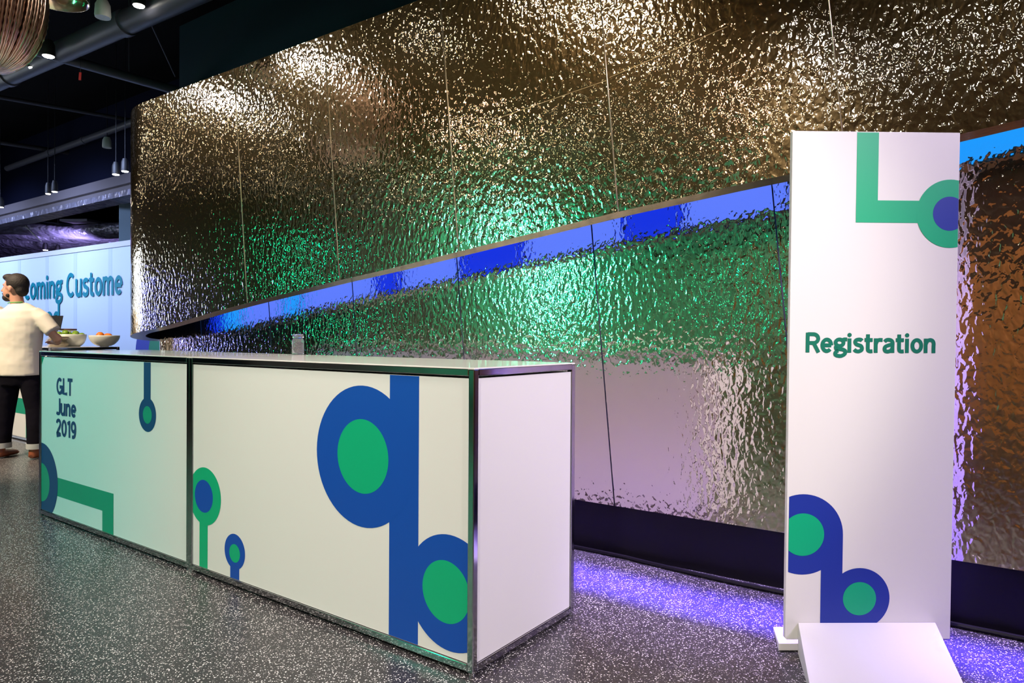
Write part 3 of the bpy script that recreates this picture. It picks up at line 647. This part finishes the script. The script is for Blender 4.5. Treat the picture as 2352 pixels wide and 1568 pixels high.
floor_lamp(-7.4, .4, (1.4, 2.1, 2.8), 'lamp_t', 'unseen stand of green stage lights added to glint in the steel wall', .12)
floor_lamp(-8.2, 4.2, (1.3, 2.0, 2.6), 'lamp_t', 'unseen stand of green stage lights added near the left side of the hall', .08)
floor_lamp(-5.4, -1.7, (1.5, 2.2), 'lamp_t', 'unseen stand of two green stage lights added behind the photographer', .07)
floor_lamp(-9.8, 7.0, (1.0, 1.5, 2.0), 'lamp_b', 'unseen stand of blue stage lights added near the left side of the hall', .12)

ps = empty('added_glow_screen', (-12.3, 10.2, 0), 'glowing cool white screen added out of view, mirrored in the steel wall nose', 'screen')  # emitter added out of view for the white strip mirrored in the nose
MB().aab(-12.36, -12.30, 8.1, 11.6, 1.15, 2.95).build('glow_screen_casing', M['housing'], ps)
MB().add([(-12.297, 8.15, 1.2), (-12.297, 11.55, 1.2), (-12.297, 11.55, 2.9), (-12.297, 8.15, 2.9)], [(0, 1, 2, 3)]).build('glow_screen_face', emis('glow_screen_white', (.80, .90, 1), 3.4), ps)
MB().aab(-12.36, -12.30, 9.6, 9.7, 0, 1.15).aab(-12.36, -12.30, 11.1, 11.2, 0, 1.15).build('glow_screen_stand', M['housing'], ps)
tag(MB().box((-4.78, 7.62, 3.98), (.022, .008, 0), (0, .008, 0), (.006, 0, .085)).tube([(-4.763, 7.628, 4.06), (-4.763, 7.628, 5.2)], .0015, 6, mi=1).build('tag_strip', [M['red'], M['housing']]), 'tiny red tag hanging in the dark just below the ceiling pipe', 'tag')
# ------------------------------------------------------------------ beaded pendant
PC = Vector((-3.06, 4.05, 3.16))
pn = empty('beaded_pendant', PC+ZV*.4, 'large copper bead pendant lamp hanging at the top left corner', 'pendant lamp')
mb = MB(); nst = 96
for k in range(nst):
    a = 2*math.pi*k/nst; rr = 1+.035*math.sin(k*2.1)+.02*math.sin(k*5.3)
    pts = []; rs = []
    for j in range(41):
        t_ = -1+2*j/40; r = .27*math.sqrt(max(0, 1-t_*t_))**.9*rr+.004
        pts.append(PC+Vector((r*math.cos(a+.10*t_), r*math.sin(a+.10*t_), .44*t_))); rs.append(.0095 if j % 2 else .0065)
    mb.tube(pts, rs, 6)
mb.build('bead_strand', M['copper'], pn, smooth='all')
MB().ball(PC, (.235, .235, .40), 24).build('inner_shade', mat('dark_copper', (.10, .05, .035), .6), pn, smooth='all')
MB().tube([PC+ZV*.42, (PC.x, PC.y, 5.2)], .008, 8).build('cord', M['housing'], pn)
t = empty('pendant_lamp', (-3.14, 4.75, 3.7), 'gilt dish pendant just behind the copper bead pendant', 'pendant lamp')
MB().lathe((-3.14, 4.75, 3.48), [(.02, .26), (.08, .25), (.16, .19), (.2, .10), (.205, .0), (.198, .0), (.19, .10), (.15, .18), (.02, .24)], 32).build('dish_shade', M['reflector'], t, smooth='all')
MB().tube([(-3.14, 4.75, 3.72), (-3.14, 4.75, 5.2)], .006, 8).build('cord', M['housing'], t)

# ------------------------------------------------------------------ the person at the bar
def remeshed(mb, name, m, vox, parent, sm=4):
    me = bpy.data.meshes.new(name); me.from_pydata(mb.v, [], mb.f)
    o = bpy.data.objects.new(name, me); C.objects.link(o)
    r = o.modifiers.new('r', 'REMESH'); r.mode = 'VOXEL'; r.voxel_size = vox
    s = o.modifiers.new('s', 'SMOOTH'); s.iterations = sm; s.factor = .5
    dg = bpy.context.evaluated_depsgraph_get(); me2 = bpy.data.meshes.new_from_object(o.evaluated_get(dg)); me2.name = name
    bpy.data.objects.remove(o)
    o = bpy.data.objects.new(name, me2); C.objects.link(o); me2.materials.clear(); me2.materials.append(m)
    for p_ in me2.polygons: p_.use_smooth = True; p_.material_index = 0
    o.parent = parent; o.matrix_parent_inverse = parent.matrix_basis.inverted()
    return o
PX, PY = -4.715, 6.62
person = empty('person', (PX, PY, 0), 'person in an off-white t-shirt and black cuffed jeans at the left edge, facing the bar', 'person')
def P(x, y, z): return Vector((PX+x, PY+y, z))
body = MB()
# head turned to the left (-x): face along -x
H0 = P(-.045, .0, 1.625)
body.ball(H0+Vector((.012, 0, .025)), (.098, .078, .095), 20)            # skull
body.ball(H0+Vector((-.040, 0, -.045)), (.062, .058, .075), 16)          # face
body.ball(H0+Vector((-.062, 0, -.090)), (.036, .038, .030), 12)          # chin
body.tube([H0+Vector((-.098, 0, .015)), H0+Vector((-.122, 0, -.030)), H0+Vector((-.100, 0, -.040))], [.009, .016, .010], 10)  # nose
body.ball(H0+Vector((-.092, 0, -.062)), (.012, .024, .008), 10); body.ball(H0+Vector((-.090, 0, -.076)), (.012, .022, .008), 10)  # lips
body.tube([H0+Vector((-.086, -.035, .030)), H0+Vector((-.094, 0, .032)), H0+Vector((-.086, .035, .030))], .010, 8)  # brow
for sg_ in (-1, 1): body.ball(H0+Vector((.012, sg_*.078, -.012)), (.020, .012, .034), 12)  # ears
body.tube([P(-.01, 0, 1.40), P(-.02, 0, 1.50), P(-.035, 0, 1.58)], [.068, .056, .056], 16)  # neck
body.tube([P(0, 0, .88), P(0, 0, 1.0), P(0, 0, 1.15), P(0, 0, 1.30), P(0, 0, 1.40), P(0, 0, 1.46)], [(.165, .115), (.15, .105), (.165, .115), (.185, .12), (.18, .10), (.07, .07)], 24)
SHL, SHR = P(-.195, 0, 1.365), P(.188, 0, 1.355)
arms = {1: [SHR, P(.285, -.01, 1.235), P(.350, .02, 1.145), P(.25, .17, 1.11), P(.13, .30, 1.11)], -1: [SHL, P(-.29, -.02, 1.20), P(-.33, .02, 1.09), P(-.28, .14, 1.07), P(-.20, .28, 1.10)]}
for k, A in arms.items():
    body.tube(A, [.056, .047, .043, .036, .027], 14)
    w0 = A[-1]; dd = (A[-1]-A[-2]).normalized(); side = dd.cross(ZV).normalized()
    body.tube([w0, w0+dd*.05, w0+dd*.09], [(.028, .017), (.040, .016), (.038, .014)], 12)
    for j, off in enumerate((-.030, -.010, .010, .030)):
        b0 = w0+dd*.085+side*off; ln = (.065, .078, .072, .055)[j]
        body.tube([b0, b0+dd*ln*.5-ZV*.006, b0+dd*ln*.85-ZV*.028], [.009, .0085, .007], 8)
    th = w0+dd*.03-side*k*.034
    body.tube([th, th+dd*.03-side*k*.02-ZV*.006, th+dd*.06-side*k*.022-ZV*.012], [.011, .010, .008], 8)
LEGS = {1: [P(.085, 0, .90), P(.12, .0, .70), P(.155, .01, .47), P(.170, -.01, .28), P(.175, -.02, .09)], -1: [P(-.085, 0, .90), P(-.12, .02, .70), P(-.155, .03, .47), P(-.168, .02, .28), P(-.172, .01, .09)]}
for k, A in LEGS.items():
    body.tube(A, [.085, .078, .056, .050, .036], 14)
    f = A[-1]; body.tube([f+Vector((0, -.04, -.045)), f+Vector((0, .06, -.055)), f+Vector((0, .17, -.06))], [.034, .036, .028], 12)
bo = remeshed(body, 'body', M['skin'], .009, person, 3)
# hair: cap on the skull, short at the neck, plus beard
hair = MB(); hair.ball(H0+Vector((.026, 0, .045)), (.106, .087, .098), 22)
hair.ball(H0+Vector((-.045, 0, .100)), (.058, .062, .036), 14); hair.ball(H0+Vector((.070, 0, -.015)), (.055, .066, .070), 14)
hv = remeshed(hair, 'hair', M['hair'], .008, person, 2)
# cut the hair away from the face
bm = bmesh.new(); bm.from_mesh(hv.data); hv_del = []
for f in bm.faces:
    c = f.calc_center_median()-H0
    if (c.x < -.03 and c.z < .070) or (c.x < .010 and c.z < .015) or (c.x < .03 and c.z < -.02): hv_del.append(f)
bmesh.ops.delete(bm, geom=hv_del, context='FACES'); bm.to_mesh(hv.data); bm.free()
be = MB(); be.ball(H0+Vector((-.066, 0, -.092)), (.047, .044, .040), 14); be.ball(H0+Vector((-.030, 0, -.070)), (.040, .0615, .034), 14)
be.ball(H0+Vector((-.104, 0, -.056)), (.010, .028, .008), 10)
remeshed(be, 'beard', M['hair'], .007, person, 2)
# t-shirt: body and sleeves, one cloth
sh = MB()
sh.tube([P(0, 0, .795), P(0, -.005, .90), P(0, 0, 1.05), P(0, 0, 1.20), P(0, 0, 1.33), P(0, 0, 1.40), P(-.005, 0, 1.445), P(-.01, 0, 1.475)],
        [(.212, .150), (.205, .145), (.198, .140), (.215, .145), (.225, .138), (.205, .118), (.125, .088), (.076, .072)], 28)
for k, A in arms.items(): sh.tube([A[0]-Vector((k*.05, 0, -.02)), A[0]+Vector((k*.035, 0, -.03)), (A[1]*.55+A[2]*.45)+Vector((k*.01, 0, .015))], [.080, .078, .070], 18)
tee = remeshed(sh, 't_shirt', M['tee'], .010, person, 3)
MB().tube([P(-.075, -.045, 1.478), P(-.04, -.072, 1.482), P(0, -.076, 1.484), P(.04, -.066, 1.486), P(.06, -.04, 1.488)], .006, 8).build('lanyard', M['lanyard'], person, smooth=True)
jn = MB(); jn.tube([P(0, 0, .93), P(0, 0, .86), P(0, 0, .78), P(0, .005, .70)], [(.175, .125), (.195, .135), (.20, .135), (.185, .115)], 24)
for k, A in LEGS.items(): jn.tube([A[0]-ZV*.08, A[1], A[2], A[3], A[4]+ZV*.03], [.100, .098, .086, .078, .074], 18)
remeshed(jn, 'jeans', M['jeans'], .011, person, 3)
for k, A in LEGS.items():
    MB().tube([A[4]+ZV*.055, A[4]+ZV*.005], .080, 20).build('jeans_cuff', M['cuff'], person, smooth=True)
    f = A[4]; s_ = MB()
    s_.tube([f+Vector((0, -.065, -.065)), f+Vector((0, -.02, -.045)), f+Vector((0, .07, -.052)), f+Vector((0, .16, -.060)), f+Vector((0, .20, -.068))], [(.030, .020), (.046, .043), (.048, .036), (.046, .028), (.030, .018)], 14)
    s_.tube([f+Vector((0, -.03, -.05)), f+Vector((0, -.02, .01))], .044, 12)
    remeshed(s_, 'shoe', M['shoe'], .008, person, 2)
